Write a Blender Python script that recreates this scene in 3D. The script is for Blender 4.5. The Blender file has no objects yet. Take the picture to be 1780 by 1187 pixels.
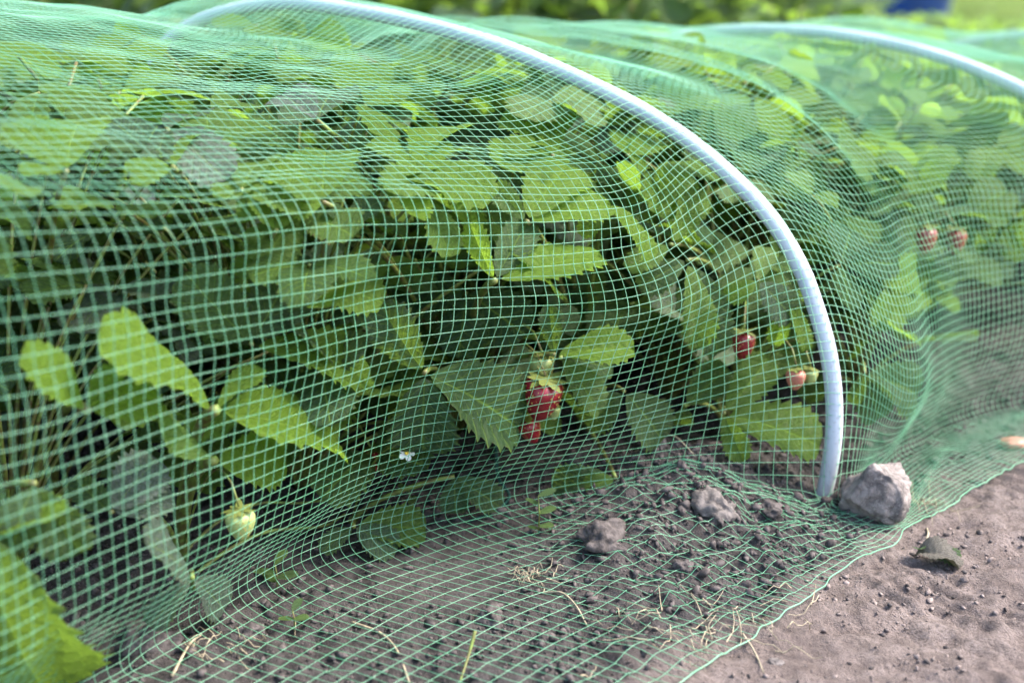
import bpy, math, random
import numpy as np
from mathutils import Vector, Matrix, noise as mnoise
from mathutils.bvhtree import BVHTree

random.seed(7)
rng = np.random.default_rng(7)
S = bpy.context.scene
C = S.collection
R = math.radians

# ------------------------------------------------------------------ camera
CAM_H = 0.42
FPX = 1780 * 42 / 36
PITCH = math.atan((593.5 + 60) / FPX)
cam = bpy.data.cameras.new('camera')
cam.lens = 42; cam.sensor_width = 36
cam.clip_start = 0.02; cam.clip_end = 400
cam.dof.use_dof = True
cam.dof.focus_distance = 0.84
cam.dof.aperture_fstop = 3.6
cam.dof.aperture_blades = 7
camo = bpy.data.objects.new('camera', cam); C.objects.link(camo)
camo.location = (0, 0, CAM_H)
camo.rotation_euler = (R(90) - PITCH, 0, 0)
S.camera = camo

# ------------------------------------------------------------------ light
SUN_EL, SUN_AZ = R(50), R(85)           # azimuth from +Y towards +X; from the right, soft
w = bpy.data.worlds.new('World'); S.world = w; w.use_nodes = True
nt = w.node_tree; nt.nodes.clear()
sky = nt.nodes.new('ShaderNodeTexSky'); sky.sky_type = 'NISHITA'; sky.sun_disc = False
sky.sun_elevation = SUN_EL; sky.sun_rotation = SUN_AZ
sky.air_density = 1.0; sky.dust_density = 3.0
bg = nt.nodes.new('ShaderNodeBackground'); bg.inputs[1].default_value = 0.12
wo = nt.nodes.new('ShaderNodeOutputWorld')
nt.links.new(sky.outputs[0], bg.inputs[0]); nt.links.new(bg.outputs[0], wo.inputs[0])
sun = bpy.data.lights.new('sun', 'SUN'); sun.energy = 1.5; sun.angle = R(18); sun.color = (1, .95, .87)
suno = bpy.data.objects.new('sun', sun); C.objects.link(suno)
sd = Vector((math.sin(SUN_AZ) * math.cos(SUN_EL), math.cos(SUN_AZ) * math.cos(SUN_EL), math.sin(SUN_EL)))
suno.rotation_euler = sd.to_track_quat('Z', 'Y').to_euler()
S.view_settings.view_transform = 'Standard'
S.view_settings.look = 'None'
S.view_settings.exposure = 2.72
S.view_settings.gamma = 1
S.cycles.max_bounces = 8; S.cycles.transmission_bounces = 4; S.cycles.transparent_max_bounces = 12
S.cycles.use_denoising = True

# ------------------------------------------------------------------ helpers
def tag(o, label=None, cat=None, group=None, kind=None):
    if label: o['label'] = label
    if cat: o['category'] = cat
    if group: o['group'] = group
    if kind: o['kind'] = kind
    return o

def empty(name, loc=(0, 0, 0), label=None, cat=None, group=None):
    o = bpy.data.objects.new(name, None); C.objects.link(o)
    o.location = loc; o.empty_display_size = .05
    return tag(o, label, cat, group)

def mesh_np(name, V, Fq, mat, smooth=True, uv=None):
    """V (n,3); Fq (m,3|4) int array or list of arrays"""
    me = bpy.data.meshes.new(name)
    groups = Fq if isinstance(Fq, list) else [Fq]
    groups = [np.asarray(g, np.int32) for g in groups if len(g)]
    loops = np.concatenate([g.ravel() for g in groups])
    counts = np.concatenate([np.full(len(g), g.shape[1], np.int32) for g in groups])
    starts = np.concatenate([[0], np.cumsum(counts)[:-1]]).astype(np.int32)
    me.vertices.add(len(V)); me.vertices.foreach_set('co', np.asarray(V, np.float32).ravel())
    me.loops.add(len(loops)); me.loops.foreach_set('vertex_index', loops)
    me.polygons.add(len(counts)); me.polygons.foreach_set('loop_start', starts)
    me.polygons.foreach_set('loop_total', counts)
    if smooth: me.polygons.foreach_set('use_smooth', np.ones(len(counts), bool))
    me.update(calc_edges=True)
    if uv is not None:
        l = me.uv_layers.new(name='UVMap')
        l.data.foreach_set('uv', np.asarray(uv, np.float32)[loops].ravel())
    for m in (mat if isinstance(mat, (list, tuple)) else [mat]): me.materials.append(m)
    return me

def obj(name, me, parent=None, loc=None, M=None):
    o = bpy.data.objects.new(name, me); C.objects.link(o)
    if parent is not None: o.parent = parent
    if M is not None: o.matrix_basis = M
    elif loc is not None: o.location = loc
    return o

def grid_faces(n, m, wrap=False):
    i = np.arange(n - 1)[:, None]; j = np.arange(m if wrap else m - 1)[None]
    j2 = (j + 1) % m
    return np.stack([i * m + j, i * m + j2, (i + 1) * m + j2, (i + 1) * m + j], -1).reshape(-1, 4)

def tube_np(P, rad, sides=8, cap=True):
    P = np.asarray(P, float); n = len(P)
    rad = np.full(n, rad) if np.isscalar(rad) else np.asarray(rad, float)
    T = np.gradient(P, axis=0); T /= np.linalg.norm(T, axis=1)[:, None] + 1e-12
    a = np.array([0, 0, 1.0]) if abs(T[0, 2]) < .9 else np.array([1.0, 0, 0])
    N = np.zeros_like(P); v = np.cross(T[0], a); v /= np.linalg.norm(v); N[0] = v
    for i in range(1, n):
        v = N[i - 1] - T[i] * np.dot(N[i - 1], T[i]); N[i] = v / (np.linalg.norm(v) + 1e-12)
    B = np.cross(T, N)
    an = np.linspace(0, 2 * np.pi, sides, endpoint=False)
    V = P[:, None] + rad[:, None, None] * (N[:, None] * np.cos(an)[None, :, None] + B[:, None] * np.sin(an)[None, :, None])
    F = grid_faces(n, sides, True)
    V = V.reshape(-1, 3)
    if cap:
        V = np.vstack([V, P[:1], P[-1:]]); k = n * sides
        j = np.arange(sides); j2 = (j + 1) % sides
        t1 = np.stack([np.full(sides, k), j2, j], 1)
        t2 = np.stack([np.full(sides, k + 1), (n - 1) * sides + j, (n - 1) * sides + j2], 1)
        return V, [F, np.vstack([t1, t2])]
    return V, [F]

class Bag:
    """collects pieces into one mesh"""
    def __init__(s): s.V = []; s.F = {3: [], 4: []}; s.U = []; s.n = 0
    def add(s, V, Fs, uv=None):
        s.V.append(np.asarray(V, float))
        s.U.append(np.zeros((len(V), 2)) if uv is None else np.asarray(uv, float))
        for f in (Fs if isinstance(Fs, list) else [Fs]):
            f = np.asarray(f)
            if len(f): s.F[f.shape[1]].append(f + s.n)
        s.n += len(V)
    def mesh(s, name, mat, smooth=True, uv=False):
        g = [np.concatenate(f) for f in s.F.values() if f]
        return mesh_np(name, np.concatenate(s.V), g, mat, smooth, np.concatenate(s.U) if uv else None)

def catmull(xq, x, Y):
    """smooth monotone-ish interpolation of rows Y at x -> xq (cubic hermite, finite differences)"""
    x = np.asarray(x, float); Y = np.asarray(Y, float); xq = np.asarray(xq, float)
    d = np.diff(Y, axis=0) / np.diff(x).reshape(-1, *([1] * (Y.ndim - 1)))
    m = np.zeros_like(Y); m[1:-1] = .5 * (d[1:] + d[:-1]); m[0] = d[0]; m[-1] = d[-1]
    i = np.clip(np.searchsorted(x, xq) - 1, 0, len(x) - 2)
    hh = (x[i + 1] - x[i]); t = (xq - x[i]) / hh
    sh = (-1,) + (1,) * (Y.ndim - 1)
    t = t.reshape(sh); hh = hh.reshape(sh)
    return ((2 * t**3 - 3 * t**2 + 1) * Y[i] + (t**3 - 2 * t**2 + t) * hh * m[i]
            + (-2 * t**3 + 3 * t**2) * Y[i + 1] + (t**3 - t**2) * hh * m[i + 1])

_perm = np.random.default_rng(3).permutation(512)
_grad = np.random.default_rng(4).normal(size=(512, 2)); _grad /= np.linalg.norm(_grad, axis=1)[:, None]
def pn(x, y):
    """2-D gradient noise, vectorised"""
    x = np.asarray(x, float); y = np.asarray(y, float)
    xi = np.floor(x).astype(int); yi = np.floor(y).astype(int)
    fx = x - xi; fy = y - yi
    def g(a, b, dx, dy):
        h = _perm[(_perm[a & 511] + b) & 511]; gg = _grad[h]
        return gg[..., 0] * dx + gg[..., 1] * dy
    u = fx**3 * (fx * (fx * 6 - 15) + 10); v = fy**3 * (fy * (fy * 6 - 15) + 10)
    n00 = g(xi, yi, fx, fy); n10 = g(xi + 1, yi, fx - 1, fy)
    n01 = g(xi, yi + 1, fx, fy - 1); n11 = g(xi + 1, yi + 1, fx - 1, fy - 1)
    return (n00 * (1 - u) + n10 * u) * (1 - v) + (n01 * (1 - u) + n11 * u) * v
def fbm(x, y, o=4, g=.5):
    s = 0; a = 1.
    for k in range(o):
        s = s + a * pn(x * 2**k + 17.3 * k, y * 2**k - 9.1 * k); a *= g
    return s
def smooth(a, b, x):
    t = np.clip((x - a) / (b - a), 0, 1); return t * t * (3 - 2 * t)

cP, sP = math.cos(PITCH), math.sin(PITCH)
def ray(px, py):
    a = (px - 890) / FPX; b = (593.5 - py) / FPX
    return np.array([a, cP + b * sP, -sP + b * cP])
def at(px, py, d): return np.array([0, 0, CAM_H]) + ray(px, py) * d
def ground(px, py, z=0.0):
    r = ray(px, py); return np.array([0, 0, CAM_H]) + r * (z - CAM_H) / r[2]

# ------------------------------------------------------------------ materials
def mat(name):
    m = bpy.data.materials.new(name); m.use_nodes = True
    m.node_tree.nodes.clear(); return m
class NB:
    def __init__(s, m): s.t = m.node_tree
    def n(s, typ, **kw):
        nd = s.t.nodes.new(typ)
        for k, v in kw.items():
            if k == 'ins':
                for a, b in v.items(): nd.inputs[a].default_value = b
            else: setattr(nd, k, v)
        return nd
    def l(s, a, b): s.t.links.new(a, b)
    def math(s, op, a, b=None, clamp=False):
        nd = s.n('ShaderNodeMath', operation=op, use_clamp=clamp)
        for i, v in enumerate((a, b)):
            if v is None: continue
            if isinstance(v, (int, float)): nd.inputs[i].default_value = v
            else: s.l(v, nd.inputs[i])
        return nd.outputs[0]
    def mix(s, f, a, b):
        nd = s.n('ShaderNodeMix', data_type='RGBA')
        for i, v in ((0, f), (6, a), (7, b)):
            if isinstance(v, (int, float)): nd.inputs[i].default_value = v
            elif isinstance(v, tuple): nd.inputs[i].default_value = (*v, 1)
            else: s.l(v, nd.inputs[i])
        return nd.outputs[2]
    def rng(s, v, a, b, c=0., d=1., smooth=True):
        nd = s.n('ShaderNodeMapRange', interpolation_type='SMOOTHSTEP' if smooth else 'LINEAR')
        s.l(v, nd.inputs[0])
        for i, q in enumerate((a, b, c, d)): nd.inputs[i + 1].default_value = q
        return nd.outputs[0]
    def noise(s, scale, detail=4, rough=.55, coord=None, dist=0):
        nd = s.n('ShaderNodeTexNoise', ins={'Scale': scale, 'Detail': detail, 'Roughness': rough, 'Distortion': dist})
        if coord is not None: s.l(coord, nd.inputs['Vector'])
        return nd.outputs[0]
    def bump(s, h, strength, dist):
        nd = s.n('ShaderNodeBump', ins={'Strength': strength, 'Distance': dist})
        s.l(h, nd.inputs['Height']); return nd.outputs[0]
    def out(s, sh):
        o = s.n('ShaderNodeOutputMaterial'); s.l(sh, o.inputs[0])

def simple_mat(name, col, rough=.6, var=.25, scale=60, transl=0., spec=.4, bump=0., col2=None):
    m = mat(name); b = NB(m)
    tc = b.n('ShaderNodeTexCoord').outputs['Object']
    nz = b.noise(scale, 4, .6, tc)
    c2 = col2 or tuple(c * (1 - var) for c in col)
    c1 = tuple(min(1, c * (1 + var)) for c in col)
    cc = b.mix(b.rng(nz, .35, .65), c2, c1)
    p = b.n('ShaderNodeBsdfPrincipled', ins={'Roughness': rough, 'Specular IOR Level': spec})
    b.l(cc, p.inputs['Base Color'])
    if bump: b.l(b.bump(nz, bump, .002), p.inputs['Normal'])
    sh = p.outputs[0]
    if transl:
        t = b.n('ShaderNodeBsdfTranslucent'); b.l(cc, t.inputs[0])
        mx = b.n('ShaderNodeMixShader', ins={0: transl}); b.l(sh, mx.inputs[1]); b.l(t.outputs[0], mx.inputs[2]); sh = mx.outputs[0]
    b.out(sh); return m

TEETH = 9
def leaf_material(name, dark, bright, under, trans, dusty):
    m = mat(name); b = NB(m)
    uv = b.n('ShaderNodeUVMap').outputs[0]
    sep = b.n('ShaderNodeSeparateXYZ'); b.l(uv, sep.inputs[0])
    u = sep.outputs[0]; v = sep.outputs[1]
    sx = b.math('ABSOLUTE', b.math('SUBTRACT', b.math('MULTIPLY', v, 2.), 1.))
    c = b.math('MULTIPLY', b.math('SUBTRACT', u, b.math('MULTIPLY', b.math('POWER', sx, .85), .30)), float(TEETH))
    dv = b.math('PINGPONG', c, .5)
    vein = b.rng(dv, .0, .11, 1., 0.)
    mid = b.rng(sx, .0, .07, 1., 0.)
    veins = b.math('MAXIMUM', b.math('MULTIPLY', vein, .75), mid)
    tone = b.n('ShaderNodeAttribute', attribute_type='OBJECT', attribute_name='tone').outputs['Fac']
    dust = b.n('ShaderNodeAttribute', attribute_type='OBJECT', attribute_name='dust').outputs['Fac']
    tc = b.n('ShaderNodeTexCoord').outputs['Object']
    nbig = b.noise(26, 5, .6, tc)
    nsm = b.noise(420, 3, .6, tc)
    vor = b.n('ShaderNodeTexVoronoi', feature='DISTANCE_TO_EDGE', ins={'Scale': 420.}); b.l(tc, vor.inputs['Vector'])
    ret = b.rng(vor.outputs[0], 0., .12, 1., 0.)
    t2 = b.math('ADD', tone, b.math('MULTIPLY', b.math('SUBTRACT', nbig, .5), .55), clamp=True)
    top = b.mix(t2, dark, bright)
    top = b.mix(b.math('MULTIPLY', veins, .6), top, tuple(min(1, x * 1.7 + .02) for x in bright))
    top = b.mix(b.math('MULTIPLY', b.rng(nbig, .52, .75), .22), top, (.11, .10, .035))
    dfac = b.math('MULTIPLY', dust, b.rng(b.math('ADD', b.math('MULTIPLY', nbig, .6), b.math('MULTIPLY', nsm, .4)), .38, .62, .35, 1.))
    top = b.mix(dfac, top, dusty)
    sp = b.n('ShaderNodeTexVoronoi', ins={'Scale': 55.}); b.l(tc, sp.inputs['Vector'])
    spot = b.math('MULTIPLY', b.rng(sp.outputs[0], .05, .13, 1., 0.), b.rng(nbig, .52, .6))
    top = b.mix(b.math('MULTIPLY', spot, .75), top, (.10, .045, .02))
    und = b.mix(b.math('MULTIPLY', veins, .5), under, tuple(x * 1.45 for x in under))
    und = b.mix(b.math('MULTIPLY', tone, .55), und, bright)
    back = b.n('ShaderNodeNewGeometry').outputs['Backfacing']
    col = b.mix(back, top, und)
    # brownish leaf margin, only here and there
    edge = b.math('MULTIPLY', b.rng(sx, .93, 1.), b.rng(b.noise(60, 2, .5, tc), .5, .62))
    col = b.mix(b.math('MULTIPLY', edge, .6), col, (.20, .12, .05))
    h = b.math('ADD', b.math('MULTIPLY', veins, -1.), b.math('ADD', b.math('MULTIPLY', ret, -.35), b.math('MULTIPLY', nsm, .3)))
    nrm = b.bump(h, 1., .0020)
    p = b.n('ShaderNodeBsdfPrincipled', ins={'Roughness': .5, 'Specular IOR Level': .32})
    b.l(col, p.inputs['Base Color']); b.l(nrm, p.inputs['Normal'])
    b.l(b.rng(dust, 0, 1, .42, .75), p.inputs['Roughness'])
    p.inputs['Sheen Weight'].default_value = .0
    p.inputs['Sheen Roughness'].default_value = .4
    tr = b.n('ShaderNodeBsdfTranslucent')
    tcol = b.mix(t2, tuple(x * .45 for x in trans), trans)
    tcol = b.mix(b.math('MULTIPLY', veins, .3), tcol, tuple(x * .5 for x in trans))
    b.l(tcol, tr.inputs[0]); b.l(nrm, tr.inputs['Normal'])
    mx = b.n('ShaderNodeMixShader'); b.l(b.math('SUBTRACT', .48, b.math('MULTIPLY', dust, .25)), mx.inputs[0])
    b.l(p.outputs[0], mx.inputs[1]); b.l(tr.outputs[0], mx.inputs[2])
    b.out(mx.outputs[0]); return m

M = {}
M['leaf'] = leaf_material('strawberry_leaf', (.040, .105, .055), (.215, .355, .042), (.16, .26, .12), (.38, .62, .065), (.22, .26, .23))
M['dry_leaf'] = leaf_material('dry_leaf', (.16, .15, .11), (.22, .21, .13), (.25, .23, .18), (.10, .10, .05), (.30, .27, .24))
M['petiole'] = simple_mat('petiole', (.12, .17, .035), .5, .3, 120, .15, col2=(.11, .09, .03))
M['straw'] = simple_mat('straw', (.24, .20, .135), .7, .3, 200)
M['berry_red'] = simple_mat('berry_red', (.21, .010, .018), .3, .25, 60, .08, .6)
M['berry_green'] = simple_mat('berry_green', (.30, .36, .13), .45, .2, 90, .1)
M['berry_pink'] = simple_mat('berry_pink', (.48, .16, .12), .4, .35, 60, .1)
M['seed'] = simple_mat('seed', (.42, .30, .08), .5, .2, 90)
M['petal'] = simple_mat('petal', (.8, .8, .78), .5, .05, 90, .3)
M['pollen'] = simple_mat('pollen', (.7, .5, .06), .7, .2, 400)
M['cord'] = simple_mat('cord', (.01, .05, .045), .4, .2, 200)
M['blue'] = simple_mat('blue_plastic', (.012, .05, .30), .35, .15, 8)
M['metal'] = simple_mat('metal', (.35, .35, .35), .4, .1, 20)

def soil_material(name):
    m = mat(name); b = NB(m)
    geo = b.n('ShaderNodeNewGeometry').outputs['Position']
    att = b.n('ShaderNodeAttribute', attribute_name='tilled').outputs['Fac']
    n1 = b.noise(9, 6, .6, geo); n2 = b.noise(70, 6, .65, geo); n3 = b.noise(420, 4, .7, geo); n4 = b.noise(1500, 2, .6, geo)
    dusty = b.mix(b.rng(n1, .3, .7), (.150, .118, .108), (.255, .206, .188))
    dusty = b.mix(b.math('MULTIPLY', b.rng(n2, .35, .62, 1., 0.), .55), dusty, (.072, .054, .047))
    dark = b.mix(b.rng(n2, .3, .7), (.036, .032, .032), (.092, .081, .079))
    dark = b.mix(b.math('MULTIPLY', b.rng(n1, .5, .75), .5), dark, (.115, .101, .097))
    a2 = b.math('ADD', att, b.math('MULTIPLY', b.math('SUBTRACT', n2, .5), .8), clamp=True)
    col = b.mix(b.rng(a2, .15, .85), dusty, dark)
    col = b.mix(b.math('MULTIPLY', b.rng(n3, .55, .75), .35), col, (.26, .215, .19))
    col = b.mix(b.math('MULTIPLY', b.math('MULTIPLY', b.rng(n3, .38, .50, 1., 0.), b.rng(n1, .40, .56)), .6), col, (.07, .054, .048))
    h = b.math('ADD', b.math('MULTIPLY', n2, .8), b.math('ADD', b.math('MULTIPLY', n3, .7), b.math('MULTIPLY', n4, .35)))
    p = b.n('ShaderNodeBsdfPrincipled', ins={'Roughness': .95, 'Specular IOR Level': .15})
    b.l(col, p.inputs['Base Color']); b.l(b.bump(h, 1., .006), p.inputs['Normal'])
    b.out(p.outputs[0]); return m
M['soil'] = soil_material('soil')
M['clod'] = simple_mat('clod', (.062, .053, .051), .95, .4, 160, 0, .15, .8)
M['grit'] = simple_mat('grit', (.165, .132, .12), .95, .4, 160, 0, .15, .8)
M['clod_pale'] = simple_mat('clod_pale', (.10, .087, .082), .95, .35, 160, 0, .15, .8)

def stone_material():
    m = mat('stone'); b = NB(m)
    tc = b.n('ShaderNodeTexCoord').outputs['Object']
    n1 = b.noise(45, 8, .68, tc, .6); n2 = b.noise(260, 5, .7, tc)
    vor = b.n('ShaderNodeTexVoronoi', ins={'Scale': 130.}); b.l(tc, vor.inputs['Vector'])
    col = b.mix(b.rng(n1, .36, .62), (.075, .066, .064), (.235, .20, .185))
    col = b.mix(b.math('MULTIPLY', b.rng(n2, .5, .7), .5), col, (.32, .285, .26))
    col = b.mix(b.math('MULTIPLY', b.rng(vor.outputs[0], .0, .25, 1., 0.), .4), col, (.07, .065, .07))
    h = b.math('ADD', n1, b.math('MULTIPLY', n2, .5))
    p = b.n('ShaderNodeBsdfPrincipled', ins={'Roughness': .9, 'Specular IOR Level': .2})
    b.l(col, p.inputs['Base Color']); b.l(b.bump(h, .9, .004), p.inputs['Normal'])
    b.out(p.outputs[0]); return m
M['stone'] = stone_material()

def hose_material():
    m = mat('white_pipe'); b = NB(m)
    tc = b.n('ShaderNodeTexCoord').outputs['Object']
    n1 = b.noise(22, 5, .6, tc); n2 = b.noise(330, 3, .5, tc)
    vor = b.n('ShaderNodeTexVoronoi', ins={'Scale': 160.}); b.l(tc, vor.inputs['Vector'])
    col = b.mix(b.rng(n1, .3, .7), (.39, .435, .50), (.455, .495, .55))
    col = b.mix(b.math('MULTIPLY', b.rng(n2, .57, .72), .42), col, (.30, .30, .29))
    col = b.mix(b.math('MULTIPLY', b.rng(vor.outputs[0], .08, .14, 1., 0.), .45), col, (.28, .30, .33))
    # soil smear near the ground
    sp = b.n('ShaderNodeSeparateXYZ'); b.l(b.n('ShaderNodeNewGeometry').outputs['Position'], sp.inputs[0])
    low = b.math('MULTIPLY', b.rng(sp.outputs[2], .005, .09, 1., 0.), b.rng(n1, .32, .55))
    col = b.mix(b.math('MULTIPLY', low, .75), col, (.20, .175, .16))
    p = b.n('ShaderNodeBsdfPrincipled', ins={'Roughness': .55, 'Specular IOR Level': .35})
    b.l(col, p.inputs['Base Color']); b.l(b.bump(n2, .15, .001), p.inputs['Normal'])
    b.out(p.outputs[0]); return m
M['hose'] = hose_material()

def net_material():
    m = mat('green_net'); b = NB(m)
    geo = b.n('ShaderNodeNewGeometry').outputs['Position']
    n1 = b.noise(18, 3, .6, geo)
    col = b.mix(b.rng(n1, .3, .7), (.12, .40, .23), (.26, .54, .36))
    p = b.n('ShaderNodeBsdfPrincipled', ins={'Roughness': .3, 'Specular IOR Level': .8})
    b.l(col, p.inputs['Base Color'])
    t = b.n('ShaderNodeBsdfTranslucent'); b.l(b.mix(.5, col, (.60, .88, .66)), t.inputs[0])
    mx = b.n('ShaderNodeMixShader', ins={0: .45}); b.l(p.outputs[0], mx.inputs[1]); b.l(t.outputs[0], mx.inputs[2])
    tp = b.n('ShaderNodeBsdfTransparent'); m2 = b.n('ShaderNodeMixShader', ins={0: .22}); b.l(mx.outputs[0], m2.inputs[1]); b.l(tp.outputs[0], m2.inputs[2])
    b.out(m2.outputs[0]); return m
M['net'] = net_material()

# ------------------------------------------------------------------ tunnel geometry
FEET = np.array([(-.32, .40), (.248, .877), (.672, 1.160), (1.235, 1.66)])
UTH = np.radians([148, 148, 140, 134])
HA, HB, HZ = [.46, .465, .475, .47], [.312, .298, .272, .245], [.085, .083, .075, .07]
def u_of(th): return np.array([math.cos(th), math.sin(th)])

def arch(k, n=90, off=0.0, t0=None, t1=None):
    """hoop k: points from the near foot to the far foot; (r,z) in the hoop plane"""
    a, b, zc = HA[k] , HB[k], HZ[k]
    ta = -math.asin((zc + .03) / b)
    t = np.linspace(ta if t0 is None else t0, math.pi - ta if t1 is None else t1, n)
    r0 = a * math.sqrt(1 - (zc / b)**2)
    r = r0 - (a + off) * np.cos(t); z = zc + (b + off) * np.sin(t)
    return r, z
# the front hoop is not a perfect ellipse: near half follows the pipe as it really bends
TR = [(1425, 892), (1444, 800), (1450, 740), (1448, 670), (1437, 600), (1418, 535), (1394, 470), (1340, 380), (1250, 288), (1150, 213), (1000, 135), (850, 75), (650, 25), (480, 7), (380, 25), (330, 45), (290, 75)]
def trace_front():
    A = FEET[1]; u = u_of(UTH[1]); nrm = np.array([-u[1], u[0], 0])
    out = []
    for p in TR:
        r_ = ray(*p); o = np.array([A[0], A[1], 0]) - np.array([0, 0, CAM_H])
        d = nrm.dot(o) / nrm.dot(r_); X = np.array([0, 0, CAM_H]) + r_ * d
        out.append((np.dot(X[:2] - A, u), X[2]))
    return np.array(out)
tf = trace_front()
def hoop_rz(k):
    if k != 1: return np.stack(arch(k), 1)
    far = np.array([(.748, .308), (.790, .252), (.825, .180), (.850, .100), (.862, .02), (.866, -.03)])
    P = np.vstack([[tf[0] + (tf[0] - tf[1]) * .35], tf, far])
    L = np.concatenate([[0], np.cumsum(np.linalg.norm(np.diff(P, axis=0), axis=1))])
    return catmull(np.linspace(0, L[-1], 110), L, P)

def hoop_pts(k):
    rz = hoop_rz(k); u = u_of(UTH[k])
    return np.column_stack([FEET[k][0] + u[0] * rz[:, 0], FEET[k][1] + u[1] * rz[:, 0], rz[:, 1]])

HOSE_R = .0067
# ------------------------------------------------------------------ ground
def tilled_mask(x, y):
    """1 on the dug bed, 0 on the trodden path.  The bed edge runs along the feet of the hoops"""
    ex = np.array([-1.2, -.5, .0, .11, .17, .24, .30, .47, .8, 1.5, 3.2])
    ey = np.array([-.2, .30, .56, .66, .72, .80, .86, 1.03, 1.28, 1.9, 3.4])
    e = np.interp(x, ex, ey)
    return smooth(-.06, .05, y - e + .05 * fbm(x * 7, y * 7, 3))
def ground_h(x, y):
    x = np.asarray(x, float); y = np.asarray(y, float)
    t = tilled_mask(x, y)
    h = .010 * fbm(x * 4, y * 4, 3)
    m = np.exp(-(((x - .13) * .8 + (y - .87) * .6) / .12)**2 - ((-(x - .13) * .6 + (y - .87) * .8) / .075)**2)
    h = h + .044 * m
    # smooth flat pan in the middle left of the bed edge
    pan = np.exp(-(((x + .04) / .10)**2 + ((y - .78) / .085)**2))
    near = np.exp(-(np.maximum(0, np.hypot(x, y - .85) - .7) / .5)**2)
    rough = t * (1 - .85 * pan)
    cl = 1 - np.abs(fbm(x * 26, y * 26, 3, .55)) * 1.6
    h = h + near * rough * (.008 * fbm(x * 34, y * 34, 3, .6) + .006 * np.maximum(0, cl - .45) + .003 * fbm(x * 120, y * 120, 2))
    # trodden path: shallow scrapes and treads
    pth = (1 - t) * near
    h = h + pth * (.0085 * fbm(x * 16 + 3 * pn(x * 5, y * 5), y * 34, 3, .55) + .0030 * fbm(x * 75, y * 95, 4, .6))
    stripes = np.sin((x * .8 + y * .6) * 420 + 5 * pn(x * 12, y * 12))
    h = h + pth * .0020 * stripes * smooth(.05, .3, pn(x * 9 + 4, y * 9))
    return h

def build_ground():
    def ax(lo, hi, fine, a, b):
        mid = np.arange(a, b, fine)
        l = [a]; s = fine
        while l[-1] > lo: s *= 1.16; l.append(l[-1] - s)
        r = [mid[-1]]; s = fine
        while r[-1] < hi: s *= 1.16; r.append(r[-1] + s)
        return np.concatenate([l[:0:-1], mid, r[1:]])
    xs = ax(-150, 150, .0028, -.45, .62); ys = ax(-30, 300, .0030, .50, 1.22)
    X, Y = np.meshgrid(xs, ys, indexing='ij')
    Z = ground_h(X, Y)
    V = np.stack([X, Y, Z], -1).reshape(-1, 3)
    F = grid_faces(len(xs), len(ys))[:, ::-1]
    me = mesh_np('soil_ground', V, F, M['soil'])
    at_ = me.attributes.new('tilled', 'FLOAT', 'POINT')
    at_.data.foreach_set('value', tilled_mask(X, Y).ravel().astype(np.float32))
    return tag(obj('ground', me), kind='structure')
build_ground()

# ------------------------------------------------------------------ hoops
HL = ['white plastic pipe hoop arching over the leaves nearest the camera, its foot beside the stone',
      'second white plastic pipe hoop, blurred, behind the first one at upper right',
      'farthest white pipe hoop, only its crest showing at the top right edge']
for k in (1, 2, 3):
    V, F = tube_np(hoop_pts(k), HOSE_R, 20)
    o = obj('pipe_hoop', mesh_np('pipe_hoop', V, F, M['hose']))
    tag(o, HL[k - 1], 'pipe hoop', 'white hoops holding up the net')

# ------------------------------------------------------------------ the net surface
# stations along the tunnel; each a list of 14 (r, z) from the loose edge on the path to the far foot
def hoop_station(k, edge, gz=.006):
    rz = hoop_rz(k); off = HOSE_R + .0012
    T = np.gradient(rz, axis=0); T /= np.linalg.norm(T, axis=1)[:, None]
    rz = rz + off * np.column_stack([-T[:, 1], T[:, 0]])
    L = np.concatenate([[0], np.cumsum(np.linalg.norm(np.diff(rz, axis=0), axis=1))]); Lt = L[-1]
    i0 = np.argmax(rz[:, 1] > .012)
    fr = np.array([.08, .145, .19, .228, .283, .34, .425, .545, .67, .86])
    lv = L[i0] + (Lt - L[i0]) * np.concatenate([[0], fr, [.985]])
    P = np.stack([np.interp(lv, L, rz[:, c]) for c in (0, 1)], 1)
    f = P[0]
    return np.vstack([[edge, gz], [edge * .45 + f[0] * .55, gz], P])
def st(c, w1, w2, rg1, d1, rg2, d2, top, edge, far=.345, zg=.008):
    return np.array([(edge, zg), (edge * .5 + c[0] * .5, zg + .002), c, w1, w2, (w2[0] * .5 + rg1[0] * .5 - .004, w2[1] * .5 + rg1[1] * .5), rg1, d1, rg2, d2, top, (.62, far), (.80, far - .135), (.90, .01)])
QS = [0, .2, .4, .6, .8, 1., 1.14, 1.30, 1.55, 1.8, 2., 2.5, 3.]
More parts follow.
